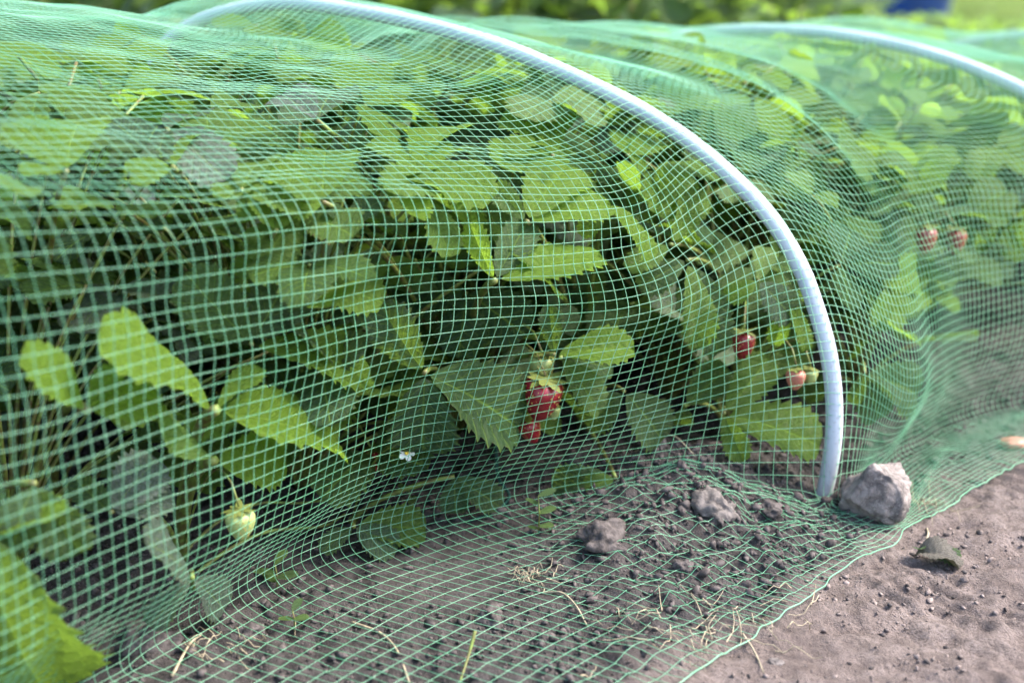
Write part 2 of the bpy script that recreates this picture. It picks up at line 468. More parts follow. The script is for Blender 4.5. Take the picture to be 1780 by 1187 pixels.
ST = [hoop_station(0, -.14),
      st((.100, .012), (.070, .085), (.062, .190), (.090, .310), (.150, .338), (.215, .366), (.32, .388), (.46, .412), -.14, .37),
      st((.140, .012), (.110, .085), (.094, .185), (.104, .296), (.165, .324), (.230, .350), (.33, .378), (.46, .406), -.12, .38),
      st((.165, .014), (.142, .085), (.115, .180), (.112, .280), (.170, .308), (.230, .338), (.32, .364), (.46, .389), -.10, .38),
      st((.095, .036), (.075, .100), (.058, .180), (.083, .266), (.140, .302), (.205, .331), (.31, .354), (.46, .374), -.078, .365),
      hoop_station(1, -.072),
      st((.010, .012), (-.012, .085), (.010, .170), (.062, .250), (.122, .296), (.190, .325), (.30, .345), (.45, .360), -.062),
      st((.035, .010), (.018, .080), (.034, .165), (.080, .245), (.138, .288), (.205, .318), (.31, .340), (.45, .353), -.05),
      st((.060, .010), (.050, .080), (.058, .160), (.090, .238), (.142, .277), (.208, .307), (.31, .335), (.45, .352), -.04),
      st((.040, .010), (.030, .085), (.040, .168), (.076, .240), (.128, .277), (.195, .305), (.31, .332), (.45, .347), -.03),
      hoop_station(2, -.08),
      st((.12, .010), (.11, .075), (.105, .150), (.12, .225), (.165, .258), (.215, .285), (.31, .295), (.45, .302), -.06),
      hoop_station(3, -.08)]
ST = np.array(ST)                                           # (stations, 14, 2)
def net_grid(nq, ns):
    q = np.linspace(.02, 3.0, 700)
    ctl = catmull(q, QS, ST)                                # (700,14,2)
    kk = np.arange(14.); fine = np.linspace(0, 13, 400)
    prof = catmull(fine, kk, np.swapaxes(ctl, 0, 1))        # (400,700,2)
    prof = np.swapaxes(prof, 0, 1)
    A = catmull(q, [0, 1, 2, 3], FEET); th = catmull(q, [0, 1, 2, 3], UTH[:, None])[:, 0]
    U = np.stack([np.cos(th), np.sin(th)], 1)
    P = np.concatenate([A[:, None] + U[:, None] * prof[..., :1], prof[..., 1:]], -1)   # (700,400,3)
    # resample to even mesh: along the arc (share of length), then along the tunnel
    L = np.concatenate([np.zeros((700, 1)), np.cumsum(np.linalg.norm(np.diff(P, axis=1), axis=2), axis=1)], 1)
    Lm = L.mean(0); 
    # keep thread rows tied to the same control points so folds follow threads
    f = np.interp(np.linspace(0, Lm[-1], ns), Lm, np.arange(400.))
    i = np.clip(f.astype(int), 0, 398); t = (f - i)[None, :, None]
    P = P[:, i] * (1 - t) + P[:, i + 1] * t
    s = np.concatenate([[0], np.cumsum(np.linalg.norm(np.diff(P[:, int(ns * .42)], axis=0), axis=1))])
    dens = np.concatenate([[0], np.cumsum(np.diff(s) / np.interp(q[1:], [0, .35, .8, 3], [1.30, 1.2, 1., .95]))])   # the mesh is stretched wider towards the loose end
    g = np.interp(np.linspace(0, dens[-1], nq), dens, np.arange(700.))
    i = np.clip(g.astype(int), 0, 698); t = (g - i)[:, None, None]
    P = P[i] * (1 - t) + P[i + 1] * t
    Q = np.interp(g, np.arange(700.), q)
    K = np.interp(np.linspace(0, Lm[-1], ns), Lm, fine)
    return P, Q, K, s[-1], Lm[-1]
def normals(P):
    a = np.gradient(P, axis=0); b_ = np.gradient(P, axis=1)
    n = np.cross(a, b_); n /= np.linalg.norm(n, axis=-1)[..., None] + 1e-12
    return n
MESHSZ = .0073
_, _, _, Ltun, Larc = net_grid(50, 60)
NQ = int(Ltun / MESHSZ * .96); NS = int(Larc / MESHSZ)
P0, Q, K, _, _ = net_grid(NQ, NS)
QQ, KK = np.meshgrid(Q, K, indexing='ij')
Nn = normals(P0)
if Nn[NQ // 2, int(NS * .7), 2] < 0: Nn = -Nn
# slack: soft wrinkles that vanish where the net is held by a hoop
held = np.minimum.reduce([np.abs(QQ - h) for h in (0, 1, 2, 3)])
free = smooth(.0, .16, held)
arcpos = KK / 13 * Larc; tunpos = QQ / 3 * Ltun
wr = (.007 * pn(tunpos * 5 + 2.1, arcpos * 9) + .005 * pn(tunpos * 11 + arcpos * 6, arcpos * 17 - tunpos * 5 + 3)
      + .0025 * pn(tunpos * 26 + 7, arcpos * 30))
onwall = smooth(2.0, 3.0, KK)
disp = wr * free * (.35 + .65 * onwall) * (1 - .75 * smooth(.95, 1.15, QQ))
# a crease like a slack hoop just behind the front hoop, and a second, fainter one
crease = lambda q0, w_, a: a * np.exp(-((QQ - q0 - .05 * np.sin(KK * .8)) / w_)**2) * smooth(5.5, 8, KK) 
disp = disp + crease(1.27, .030, .011) + crease(1.43, .045, .009) - crease(1.17, .05, .003)
P1 = P0 + Nn * disp[..., None]
# lateral wander of the threads
T1 = np.gradient(P0, axis=0); T1 /= np.linalg.norm(T1, axis=-1)[..., None]
T2 = np.gradient(P0, axis=1); T2 /= np.linalg.norm(T2, axis=-1)[..., None]
P1 = P1 + T1 * (.010 * pn(tunpos * 6 + 31, arcpos * 7))[..., None] + T2 * (.007 * pn(tunpos * 7 + 9, arcpos * 6 + 50) * smooth(.3, 2, KK))[..., None]
# the skirt lying on the path swings forward: threads run askew to the edge there
skirt = 1 - smooth(.0, 2.4, KK)
P1 = P1 + np.array([1, .12, 0]) * (skirt * .018 * np.exp(-((QQ - .78) / .25)**2))[..., None]
rag = np.exp(-KK / .25) * (.006 * pn(tunpos * 16, tunpos * 0 + 5) + .003 * pn(tunpos * 60, tunpos * 0 + 9))
P1 = P1 + T2 * rag[..., None]
# gathered lines
def gpx0(px, py): return ground(px, py)[:2]
def pinch(P, line, sig, strength):
    line = np.asarray(line, float); best = np.full(P.shape[:2], 1e9); vec = np.zeros_like(P)
    for a, b_ in zip(line[:-1], line[1:]):
        ab = b_ - a; t = np.clip(((P - a) @ ab) / ab.dot(ab), 0, 1)
        d = a + t[..., None] * ab - P; dd = np.linalg.norm(d, axis=-1)
        m = dd < best; best = np.where(m, dd, best); vec = np.where(m[..., None], d, vec)
    return P + vec * (strength * np.exp(-(best / sig)**2))[..., None]
def rail(k, qa, qb, n=12):
    j = int(np.argmin(np.abs(K - k))); i = [int(np.argmin(np.abs(Q - q_))) for q_ in np.linspace(qa, qb, n)]
    return P1[i, j]
P1 = pinch(P1, rail(6.0, .1, .86), .008, .25)
P1 = pinch(P1, rail(8.0, .1, .75), .008, .25)
P1 = pinch(P1, rail(2.0, .04, .33), .016, .75)
P1 = pinch(P1, rail(2.0, .62, .98), .012, .4)
for ln in ([(1240, 830), (1330, 850), (1420, 895), (1490, 925), (1560, 938)], [(1430, 905), (1470, 960), (1500, 985)], [(1640, 800), (1600, 870), (1570, 930)]):
    P1 = pinch(P1, [(*gpx0(*p_), .012) for p_ in ln], .013, .62)
# keep the net off the soil and the pipes
gh = ground_h(P1[..., 0], P1[..., 1]) + .0022
P1[..., 2] = np.maximum(P1[..., 2], gh + .0012 * pn(tunpos * 40, arcpos * 40))
onfloor = KK < 1.8
P1[..., 2] = np.where(onfloor, gh + np.minimum(np.maximum(P1[..., 2] - gh, 0), .010) , P1[..., 2])
for k in (1, 2, 3):
    hp = hoop_pts(k)
    sel = np.abs(QQ - k) < .22
    pts = P1[sel]
    a = hp[:-1]; ab = np.diff(hp, axis=0)
    best = np.full(len(pts), 1e9); bv = np.zeros_like(pts)
    for i in range(len(a)):
        t = np.clip(((pts - a[i]) @ ab[i]) / ab[i].dot(ab[i]), 0, 1)
        d = pts - (a[i] + t[:, None] * ab[i]); dd = np.linalg.norm(d, axis=1)
        m = dd < best; best = np.where(m, dd, best); bv = np.where(m[:, None], d, bv)
    push = best < HOSE_R + .0006
    nn = Nn[sel]
    out = bv + nn * .004
    out /= np.linalg.norm(out, axis=1)[:, None] + 1e-9
    pts = np.where(push[:, None], pts - bv + out * (HOSE_R + .0006), pts)
    P1[sel] = pts

BV = BVHTree.FromPolygons([Vector(p) for p in P1.reshape(-1, 3)], [tuple(f) for f in grid_faces(NQ, NS)])
def net_depth(px, py):
    r_ = Vector(ray(px, py)); L = r_.length
    h = BV.ray_cast(Vector((0, 0, CAM_H)), r_.normalized())
    return (h[3] / L) if h[0] is not None else None

def build_net():
    sub = 2
    b = Bag()
    def threads(P, rad, sides=3):
        n, m, _ = P.shape                                   # n threads, each m knots
        x = np.arange(m); xq = np.linspace(0, m - 1, (m - 1) * sub + 1)
        Pf = np.swapaxes(catmull(xq, x, np.swapaxes(P, 0, 1)), 0, 1)
        T = np.gradient(Pf, axis=1); T /= np.linalg.norm(T, axis=-1)[..., None] + 1e-12
        ref = np.zeros_like(T); ref[..., 2] = 1; ref[np.abs(T[..., 2]) > .85] = (1, 0, 0)
        N_ = np.cross(T, ref); N_ /= np.linalg.norm(N_, axis=-1)[..., None]; B_ = np.cross(T, N_)
        an = np.linspace(0, 2 * np.pi, sides, endpoint=False)
        rr = rad * (1 + .25 * (np.arange(Pf.shape[1]) % sub == 0) + .12 * pn(np.arange(Pf.shape[1]) * .37, np.zeros(Pf.shape[1])))
        V = Pf[:, :, None] + rr[None, :, None, None] * (N_[:, :, None] * np.cos(an)[:, None] + B_[:, :, None] * np.sin(an)[:, None])
        f = grid_faces(Pf.shape[1], sides, True)
        k = Pf.shape[1] * sides
        F = (np.arange(n) * k)[:, None, None] + f[None]
        b.add(V.reshape(-1, 3), F.reshape(-1, 4))
    j1 = int(NS * .93)
    threads(P1[:, :j1], .00023)
    threads(np.swapaxes(P1[:, :j1], 0, 1), .00023)
    # knots, near part only
    i1 = int(np.argmin(np.abs(Q - 1.25)))
    c = P1[:i1, :j1].reshape(-1, 3); n_ = Nn[:i1, :j1].reshape(-1, 3)
    a_ = T1[:i1, :j1].reshape(-1, 3); c_ = T2[:i1, :j1].reshape(-1, 3)
    r_ = .00046
    off = np.stack([a_ * r_, c_ * r_, -a_ * r_, -c_ * r_, n_ * .0005, -n_ * .0005], 1)
    V = (c[:, None] + off).reshape(-1, 3)
    f = np.array([(0, 1, 4), (1, 2, 4), (2, 3, 4), (3, 0, 4), (1, 0, 5), (2, 1, 5), (3, 2, 5), (0, 3, 5)])
    F = (np.arange(len(c)) * 6)[:, None, None] + f[None]
    b.add(V, F.reshape(-1, 3))
    root = empty('garden_net', (FEET[1][0], FEET[1][1], 0), 'fine green plastic mesh net draped over the white hoops down to the path', 'net')
    o = obj('mesh_sheet', b.mesh('mesh_sheet', M['net'], True), root)
    o.location = (-FEET[1][0], -FEET[1][1], 0)
    tag(o, kind='stuff')
    # selvedge: thicker double strand along the loose edge
    e = P1[:, 0] + (0, 0, .0006)
    x = np.arange(len(e)); e = catmull(np.linspace(0, len(e) - 1, len(e) * 2), x, e)
    V, F = tube_np(e, .00042, 5)
    o = obj('selvedge', mesh_np('selvedge', V, F, M['net']), root); o.location = (-FEET[1][0], -FEET[1][1], 0)
import os
if not os.environ.get('NO_NET'): build_net()

# ------------------------------------------------------------------ leaflets
def leaflet_mesh(name, W=.75, fold=.3, curl=.4, ripple=.010, wav=.03, seed=0, twist=0., base=.75, tipp=.42, mat_=None, teeth=TEETH):
    """unit-length toothed leaflet: x from stalk to tip, z is its upper side"""
    rg = np.random.default_rng(seed)
    ph = np.array([0, .35, .72, .86]); t = np.concatenate([(k + ph) / teeth for k in range(teeth)] + [[1.0]])
    t = t * .985 + .015 * t**3
    w = t**base * np.maximum(1 - t, 0)**tipp; w = w / w.max() * W * .5
    p = (t * teeth) % 1.0
    saw = np.where(p < .72, p / .72, (1 - p) / .28) - .45
    ta = smooth(.16, .34, t) * (1 - .4 * smooth(.93, 1, t))
    jag = 1 + rg.normal(0, .05, len(t))
    cols = np.array([0, .22, .45, .68, .87, 1.0])
    sv = np.concatenate([-cols[:0:-1], cols])
    n, m_ = len(t), len(sv)
    a = curl * (t - .15)
    dx = np.cos(a); dz = -np.sin(a); dt = np.diff(t, prepend=0)
    mx, mz = np.cumsum(dx * dt), np.cumsum(dz * dt)
    tx = np.stack([dx, np.zeros(n), dz], 1); nz = np.stack([-dz, np.zeros(n), dx], 1)
    V = np.zeros((n, m_, 3)); asy = 1 + rg.uniform(-.1, .1)
    for j, s_ in enumerate(sv):
        e = abs(s_); sg = np.sign(s_)
        tooth = 1 + (e**6) * ta * saw * .26 * jag
        ww = w * tooth * e * (asy if sg > 0 else 2 - asy)
        fa = fold * (1 - .45 * e) + .12 * np.sin(t * 5 + seed + sg) * e
        up = ww * np.sin(fa)
        side = ww * np.cos(fa) * sg
        vph = (t - .30 * e**.85) * teeth
        up = up + ripple * np.cos(2 * np.pi * vph) * -1 * np.minimum(e * 3, 1) * (1 - .3 * e) * smooth(.05, .25, t)
        up = up + wav * e**2 * np.sin(t * 7.5 + seed * 1.7 + 2 * sg) * w / (W * .5)
        fwd = e**6 * ta * (saw + .45) * .022 + .05 * e * e * smooth(0, .5, t) * (1 - t)
        V[:, j] = np.stack([mx, np.zeros(n), mz], 1) + tx * fwd[:, None] + nz * up[:, None]
        V[:, j, 1] += side
    if twist:
        c_, s2 = np.cos(twist * (t - .3)), np.sin(twist * (t - .3))
        y, z = V[..., 1].copy(), V[..., 2] - mz[:, None]
        V[..., 1] = y * c_[:, None] - z * s2[:, None]; V[..., 2] = mz[:, None] + y * s2[:, None] + z * c_[:, None]
    chord = np.array([mx[-1], 0, mz[-1]]); L = np.linalg.norm(chord)
    ex = chord / L; ez = np.array([-ex[2], 0, ex[0]])
    V = np.stack([V @ ex, V[..., 1], V @ ez], -1) / L
    uv = np.stack(np.meshgrid(t, (sv + 1) / 2, indexing='ij'), -1)
    f = grid_faces(n, m_)[:, ::-1]
    return mesh_np(name, V.reshape(-1, 3), f, mat_ or M['leaf'], True, uv.reshape(-1, 2))

BANK = []
for i in range(18):
    BANK.append(leaflet_mesh('leaflet', W=rng.uniform(.68, .9), fold=rng.uniform(.1, .55), curl=rng.uniform(.1, .95),
                             ripple=rng.uniform(.012, .022), wav=rng.uniform(.02, .06), seed=i, twist=rng.uniform(-.5, .5),
                             base=rng.uniform(.65, .85), tipp=rng.uniform(.36, .5)))
DRY = [leaflet_mesh('leaflet', W=.75, fold=.9, curl=1.6, ripple=.02, wav=.12, seed=50 + i, twist=rng.uniform(-1.5, 1.5), mat_=M['dry_leaf']) for i in range(3)]

def nrm(v): v = np.asarray(v, float); return v / (np.linalg.norm(v) + 1e-12)
def frame(B, T, hint):
    x = nrm(T - B); h = np.asarray(hint, float)
    z = nrm(h - x * x.dot(h)); y = np.cross(z, x)
    L = np.linalg.norm(T - B)
    m = np.eye(4); m[:3, 0] = x * L; m[:3, 1] = y * L; m[:3, 2] = z * L; m[:3, 3] = B
    return Matrix(m.tolist())

def inside(p):
    co, n, i, d = BV.find_nearest(Vector(p))
    return d * (1 if (Vector(p) - co).dot(n) * ORI < 0 else -1)
_c = Vector((-.12, 1.04, .18)); _co, _n, _, _ = BV.find_nearest(_c)
ORI = 1 if (_c - _co).dot(_n) < 0 else -1

class Plant:
    def __init__(s, x, y, label, group='strawberry plants growing under the net'):
        z = float(ground_h(x, y)); s.c = np.array([x, y, z])
        s.root = empty('strawberry_plant', (x, y, z), label, 'plant', group)
        s.nleaf = 0
    def stalk(s, name, P, rad, parent=None):
        P = np.asarray(P) - s.c
        V, F = tube_np(P, rad, 6)
        return obj(name, mesh_np(name, V, F, M['petiole']), s.root)
    def petiole(s, node, rise=.5, r=.0016, start=None):
        c = s.c if start is None else np.asarray(start, float)
        node = np.asarray(node); h = node[2] - c[2]
        mid1 = c + np.array([(node[0] - c[0]) * .15, (node[1] - c[1]) * .15, max(.004, h * .5)])
        mid2 = c + np.array([(node[0] - c[0]) * .65, (node[1] - c[1]) * .65, max(.004, h * (.75 + .25 * rise))])
        t = np.linspace(0, 1, 9)[:, None]
        P = (1 - t)**3 * c + 3 * (1 - t)**2 * t * mid1 + 3 * (1 - t) * t * t * mid2 + t**3 * node
        P[0, 2] -= .006
        return s.stalk('leaf', P, np.linspace(r * 1.35, r, 9))
    def leaflet(s, leaf, me, B, T, hint, tone, dust):
        o = obj('leaflet', me, leaf, M=frame(np.asarray(B) - s.c, np.asarray(T) - s.c, hint))
        o['tone'] = float(tone); o['dust'] = float(dust * (.65 if dust < .7 else 1)); return o
    def hero(s, node, tips, start=None, r=.0017, back=0.):
        """node: (px,py,behind the net); tips the same plus width, facing, fold, curl, tone, dust"""
        N = place(node[0], node[1], node[2] + back); lf = s.petiole(N, .6, r, start)
        for k, (tx, ty, td, W, hint, fold, curl, tone, dust) in enumerate(tips):
            T = place(tx, ty, (max(td, .022) if ty < 900 else td) + back); B = N + (T - N) * .06
            me = leaflet_mesh('leaflet', W=W * .9, fold=fold + .1, curl=curl + .2, ripple=.019, wav=.035, seed=int(abs(tx) + abs(ty)), twist=.15 * math.sin(tx))
            h = (hint[0], -hint[1], hint[2])
            s.leaflet(lf, me, B, T, h, tone, dust)
        s.nleaf += 1
    def fill(s, n, rmin=.03, rmax=.17, zmin=.04, zmax=.36, size=(.042, .064), pale=.12, bright=.55):
        made = 0; tries = 0
        while made < n and tries < n * 14:
            tries += 1
            az = random.uniform(0, 2 * math.pi); rad = rmin + (rmax - rmin) * math.sqrt(random.random())
            z = s.c[2] + zmin + (zmax - zmin) * random.random()**.6
            N = s.c + np.array([math.cos(az) * rad, math.sin(az) * rad, z - s.c[2]])
            dN = inside(N)
            if dN < .014: continue
            L = random.uniform(*size)
            out = np.array([math.cos(az), math.sin(az), 0])
            tilt = random.uniform(-.9, .35)
            d0 = nrm(out + np.array([random.gauss(0, .5), random.gauss(0, .5), tilt]))
            up = nrm(np.array([random.gauss(0, .38), random.gauss(0, .38), 1.0]) + out * random.uniform(0, .5))
            side = nrm(np.cross(up, d0))
            tips = [N + d0 * L]
            for sg in (1, -1):
                a = random.uniform(1.0, 1.5)
                tips.append(N + nrm(d0 * math.cos(a) + side * sg * math.sin(a) - up * random.uniform(-.25, .35)) * L * random.uniform(.85, 1.))
            if min(inside(t_) for t_ in tips) < .004: continue
            if min(t_[2] for t_ in tips) < .012: continue
            if blocked(N): continue
            lf = s.petiole(N, random.random(), .0013)
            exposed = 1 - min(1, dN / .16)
            tone = min(1, max(0, random.gauss(.16 + .85 * exposed**1.3, .27)))  # outer leaves get a brighter colour, top light put into their tone
            dust = random.uniform(.5, 1) if random.random() < pale else random.uniform(0, .18)  # a few leaves drawn pale grey, picked at random
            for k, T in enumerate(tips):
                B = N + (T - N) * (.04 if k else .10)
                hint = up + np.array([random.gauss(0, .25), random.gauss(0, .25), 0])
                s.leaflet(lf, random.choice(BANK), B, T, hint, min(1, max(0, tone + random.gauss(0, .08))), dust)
            made += 1
        s.nleaf += made
CLEAR = []                                                    # corridors kept open so that single leaves and berries stay in view
def blocked(N):
    for (c, r) in CLEAR:
        if np.linalg.norm(N - c) < r: return True
    return False
def place(px, py, back):
    # a point a given distance behind the net, kept above the soil and under the net
    d = net_depth(px, py)
    if d is None or d > 1.7: d = 1.1
    p = at(px, py, d + back)
    g = float(ground_h(p[0], p[1])) + .004
    if p[2] < g:
        p = ground(px, py, g); p[2] = g
    hz = ray(px, py); hz[2] = 0; hz = nrm(hz)
    for _ in range(20):
        if inside(p) > (.024 if p[2] > .25 else .010): break
        if p[2] > .25: p[2] -= .008
        else: p = p + hz * .008
        p[2] = max(p[2], float(ground_h(p[0], p[1])) + .004)
    return p
def gpx(px, py): return ground(px, py)[:2]

# ------------------------------------------------------------------ strawberries and flowers
def berry_mesh(name, mt, L=1., seed=0):
    rg = np.random.default_rng(seed); n, m_ = 18, 24
    t = np.linspace(0, 1, n); r = np.where(t < .25, np.sqrt(np.clip(1 - ((t - .25) / .25)**2, 0, 1)), np.cos(np.clip((t - .25) / .75, 0, 1) * np.pi / 2)**.62) * .44
    an = np.linspace(0, 2 * np.pi, m_, endpoint=False)
    rr = r[:, None] * (1 + .04 * np.cos(3 * an + seed)[None] + .006 * rg.normal(size=(n, m_)))
    V = np.stack([rr * np.cos(an), rr * np.sin(an), -np.repeat(t[:, None], m_, 1) * L], -1)
    return mesh_np(name, V.reshape(-1, 3), grid_faces(n, m_, True)[:, ::-1], mt), r, t
def seeds_mesh(r, t):
    b = Bag()
    for i, tt in enumerate(np.linspace(.08, .94, 11)):
        k = max(3, int(14 * np.interp(tt, t, r) / .44)); rad = np.interp(tt, t, r)
        for j in range(k):
            a = 2 * np.pi * (j + .5 * (i % 2)) / k
            c = np.array([rad * math.cos(a), rad * math.sin(a), -tt]) * 1.0
            n_ = np.array([math.cos(a), math.sin(a), 0]); e = np.array([-math.sin(a), math.cos(a), 0]); d = np.array([0, 0, 1.])
            V = [c + n_ * .016, c + e * .02, c - e * .02, c + d * .034, c - d * .034, c - n_ * .012]
            b.add(V, np.array([(0, 1, 3), (0, 3, 2), (0, 2, 4), (0, 4, 1)]))
    return b.mesh('seeds', M['seed'])
def calyx_mesh():
    b = Bag()
    for k in range(9):
        a = 2 * np.pi * k / 9 + random.uniform(-.1, .1); ln = random.uniform(.42, .6); lift = random.uniform(-.1, .25)
        d = np.array([math.cos(a), math.sin(a), 0]); e = np.array([-d[1], d[0], 0]); z = np.array([0, 0, 1.])
        pts = []
        for f, w_ in ((0, .05), (.35, .12), (.7, .09), (1, .0)):
            c = d * ln * f + z * (.03 + lift * f * f - .1 * f)
            pts += [c - e * w_, c + e * w_]
        b.add(np.array(pts), np.array([(0, 1, 3, 2), (2, 3, 5, 4), (4, 5, 7, 6)]))
    return b.mesh('calyx', M['petiole'])
BER = {}
def berry(plant, px, py, back, size, kind, label=None, top=None, tilt=(0, 0)):
    """px,py: middle of the fruit"""
    if kind not in BER:
        me, r, t = berry_mesh('strawberry', M['berry_' + kind], 1.15 if kind == 'red' else 1.0, len(BER))
        BER[kind] = (me, seeds_mesh(r, t), calyx_mesh())
    me, sm, cm = BER[kind]
    c = place(px, py, back) + np.array([0, 0, size * .5])
    if c[2] < size * .9: c[2] = size * .9
    rot = Matrix.Rotation(tilt[0], 4, 'X') @ Matrix.Rotation(tilt[1], 4, 'Y') @ Matrix.Rotation(random.uniform(0, 6), 4, 'Z')
    o = obj('strawberry', me, plant.root, M=Matrix.Translation(Vector(c - plant.c)) @ rot @ Matrix.Scale(size, 4))
    if label: o['label'] = label
    s_ = obj('seeds', sm, o); s_['kind'] = 'stuff'
    if kind == 'red': s_.scale = (1, 1, 1.12)
    obj('calyx', cm, o)
    a = plant.c; b_ = c + (0, 0, .002); apex = np.array([b_[0] * .75 + a[0] * .25, b_[1] * .75 + a[1] * .25, max(b_[2] + .03, .05)])
    t = np.linspace(0, 1, 8)[:, None]
    P = (1 - t)**2 * a + 2 * (1 - t) * t * (apex * 1.0 + (0, 0, .03)) + t * t * b_
    plant.stalk('fruit_stalk', P, .0009)
    return o

# ------------------------------------------------------------------ the plants seen one by one
G1 = 'strawberry plants growing under the net'
pA = Plant(*gpx(316, 975), 'young strawberry plant with yellow green leaves on an upright stalk, lower left')
pB = Plant(*gpx(95, 870), 'small bright green strawberry plant at the left edge beside the taller one')
pE = Plant(*gpx(-75, 1040), 'strawberry plant cut by the bottom left corner with one big olive leaf')
pG = Plant(*gpx(450, 770), 'strawberry plant with broad rounded leaves behind the young yellow green one')
pC = Plant(*gpx(790, 770), 'strawberry plant with a dark dusty leaf and a ripe red berry in the middle')
pH = Plant(*gpx(1010, 745), 'strawberry plant with light green leaves right of the ripe red berry')
pX = Plant(*gpx(1285, 640), 'strawberry plant with hanging pale green leaves just inside the curve of the front hoop')
pD = Plant(*gpx(1262, 770), 'strawberry plant with large olive green leaves beside the foot of the front hoop')
pF = Plant(*gpx(1485, 690), 'strawberry plant with a drooping blue green leaf just right of the front hoop')
pS = Plant(*gpx(335, 1022), 'small grey dusty seedling plant lying on the soil at lower left')
pT = Plant(*gpx(610, 912), 'low strawberry plant with one pale dusty leaf lying at the edge of the bare soil')

pA.hero((375, 712, .030), [(168, 584, .020, .60, (.1, .48, .85), .35, .05, 1, 0), (455, 640, .035, .60, (-.3, .6, .8), .4, .0, .85, 0), (588, 775, .020, .60, (.2, .52, .85), .3, .15, 1, 0)], r=.0038, back=.03)
pA.hero((372, 800, .040), [(280, 700, .030, .50, (-.8, .5, .5), .5, .2, .85, .1), (497, 800, .030, .85, (.2, .9, .5), .2, .3, .95, 0)], r=.0036, back=.03)
pB.hero((152, 713, .040), [(37, 610, .030, .66, (.1, .5, .85), .35, .0, 1, 0), (208, 636, .040, .65, (0, .7, .7), .4, .1, .95, 0), (277, 690, .030, .75, (.1, .9, .5), .25, .3, .95, 0)], r=.0028, back=.03)
pE.hero((-45, 905, .030), [(72, 1190, .022, .80, (.1, .85, .5), .2, .3, .30, .0)], r=.002)
pE.hero((60, 840, .06), [(140, 960, .04, .75, (.1, .9, .4), .3, .3, .2, .2), (20, 960, .05, .8, (0, .9, .4), .2, .4, .15, .3)], r=.002)
pG.hero((437, 598, .050), [(322, 474, .070, .80, (0, 1, .3), .3, .2, .35, .3), (522, 440, .060, .85, (.3, .9, .2), .3, .2, .2, .45), (643, 655, .020, .56, (.2, .5, .9), .3, .3, .9, .05)], back=.05)
pG.hero((560, 640, .110), [(500, 560, .08, .8, (0, .6, .8), .2, .3, .2, .4), (640, 600, .06, .75, (.2, .7, .8), .2, .3, .1, .5), (575, 740, .04, .8, (.1, .9, .4), .25, .4, .12, .2)])
pC.hero((738, 648, .025), [(735, 783, .015, .88, (0, 1, .35), .25, .25, .05, .40), (899, 744, .012, .75, (.35, .8, .7), .35, .3, .18, .12), (662, 528, .050, .75, (-.4, .9, .3), .3, .2, .1, .35)], r=.002)
pC.hero((860, 488, .030), [(816, 386, .050, .50, (-.5, .7, .5), .3, .2, .95, 0), (918, 386, .060, .60, (0, .9, .5), .3, .2, .3, .35), (1047, 448, .020, .58, (.1, .5, 1), .25, .25, 1, 0)], r=.0026)
pC.hero((964, 616, .045), [(955, 531, .055, .55, (-.2, 1, .3), .3, .1, .15, .3), (1103, 609, .022, .62, (.2, .6, .8), .4, .3, .9, 0), (1065, 640, .050, .6, (.2, .8, .3), .3, .2, .2, .25)])
pH.hero((915, 385, .050), [(988, 288, .060, .80, (-.2, .9, .5), .2, .25, .95, .05), (1062, 358, .040, .55, (.1, .7, .9), .2, .2, 1, 0), (860, 320, .06, .6, (-.3, .9, .5), .2, .2, .6, .4)], r=.002)
pH.hero((1055, 352, .050), [(1130, 455, .040, .50, (.6, .6, .6), .3, .5, 1, 0), (1010, 410, .07, .6, (0, .9, .5), .3, .3, .4, .2)])
pH.hero((974, 622, .035), [(1041, 717, .030, .60, (.5, .8, .3), .5, .2, .45, .25)])
pH.hero((1085, 680, .055), [(1150, 778, .040, .85, (.3, .9, .4), .25, .3, .2, .3), (1020, 740, .07, .8, (-.2, .9, .3), .25, .3, .1, .2)])
pH.hero((1070, 838, .05), [(1015, 895, .030, .75, (0, .9, .5), .2, .2, .45, 0), (960, 850, .04, .75, (0, .9, .6), .2, .2, .15, .25)])
pX.hero((1195, 452, .050), [(1213, 606, .040, .48, (.3, .9, .2), .4, .3, .7, .2), (1247, 614, .060, .55, (.4, .8, .2), .4, .2, .15, .25), (1110, 500, .07, .7, (-.3, .9, .4), .3, .3, .2, .3)])
pX.hero((1165, 425, .055), [(1215, 325, .065, .55, (.3, .9, .2), .4, .2, .8, .1), (1090, 470, .06, .6, (-.2, .8, .6), .3, .3, .55, .1)])
pX.hero((1318, 488, .050), [(1378, 555, .040, .90, (.2, .9, .5), .3, .3, .05, .5), (1260, 520, .06, .7, (0, .9, .5), .3, .3, .75, 0), (1330, 430, .07, .6, (0, .9, .5), .3, .3, .8, .5)])
pX.hero((1372, 520, .04), [(1400, 610, .035, .45, (.3, .9, .3), .4, .3, .8, 0), (1345, 600, .05, .5, (0, .9, .3), .4, .3, .85, 0), (1420, 500, .05, .5, (.3, .9, .3), .4, .3, .8, 0)])
pD.hero((1258, 718, .050), [(1335, 622, .070, .68, (.1, .95, .3), .3, .3, .5, 0), (1424, 775, .034, .66, (.3, .8, .6), .35, .45, .62, 0), (1290, 852, .040, .60, (-.3, .9, .4), .4, .3, .5, 0)], r=.002)
pD.hero((1190, 705, .07), [(1265, 640, .08, .8, (0, .9, .4), .2, .2, .25, .1), (1180, 790, .06, .75, (0, .9, .4), .2, .3, .1, .2)])
pF.hero((1503, 648, .045), [(1526, 727, .050, .72, (0, 1, .2), .3, .2, .1, .5), (1592, 690, .050, .60, (.3, .9, .3), .4, .2, .15, .4), (1480, 700, .05, .6, (-.2, .9, .3), .3, .3, .3, .1)])
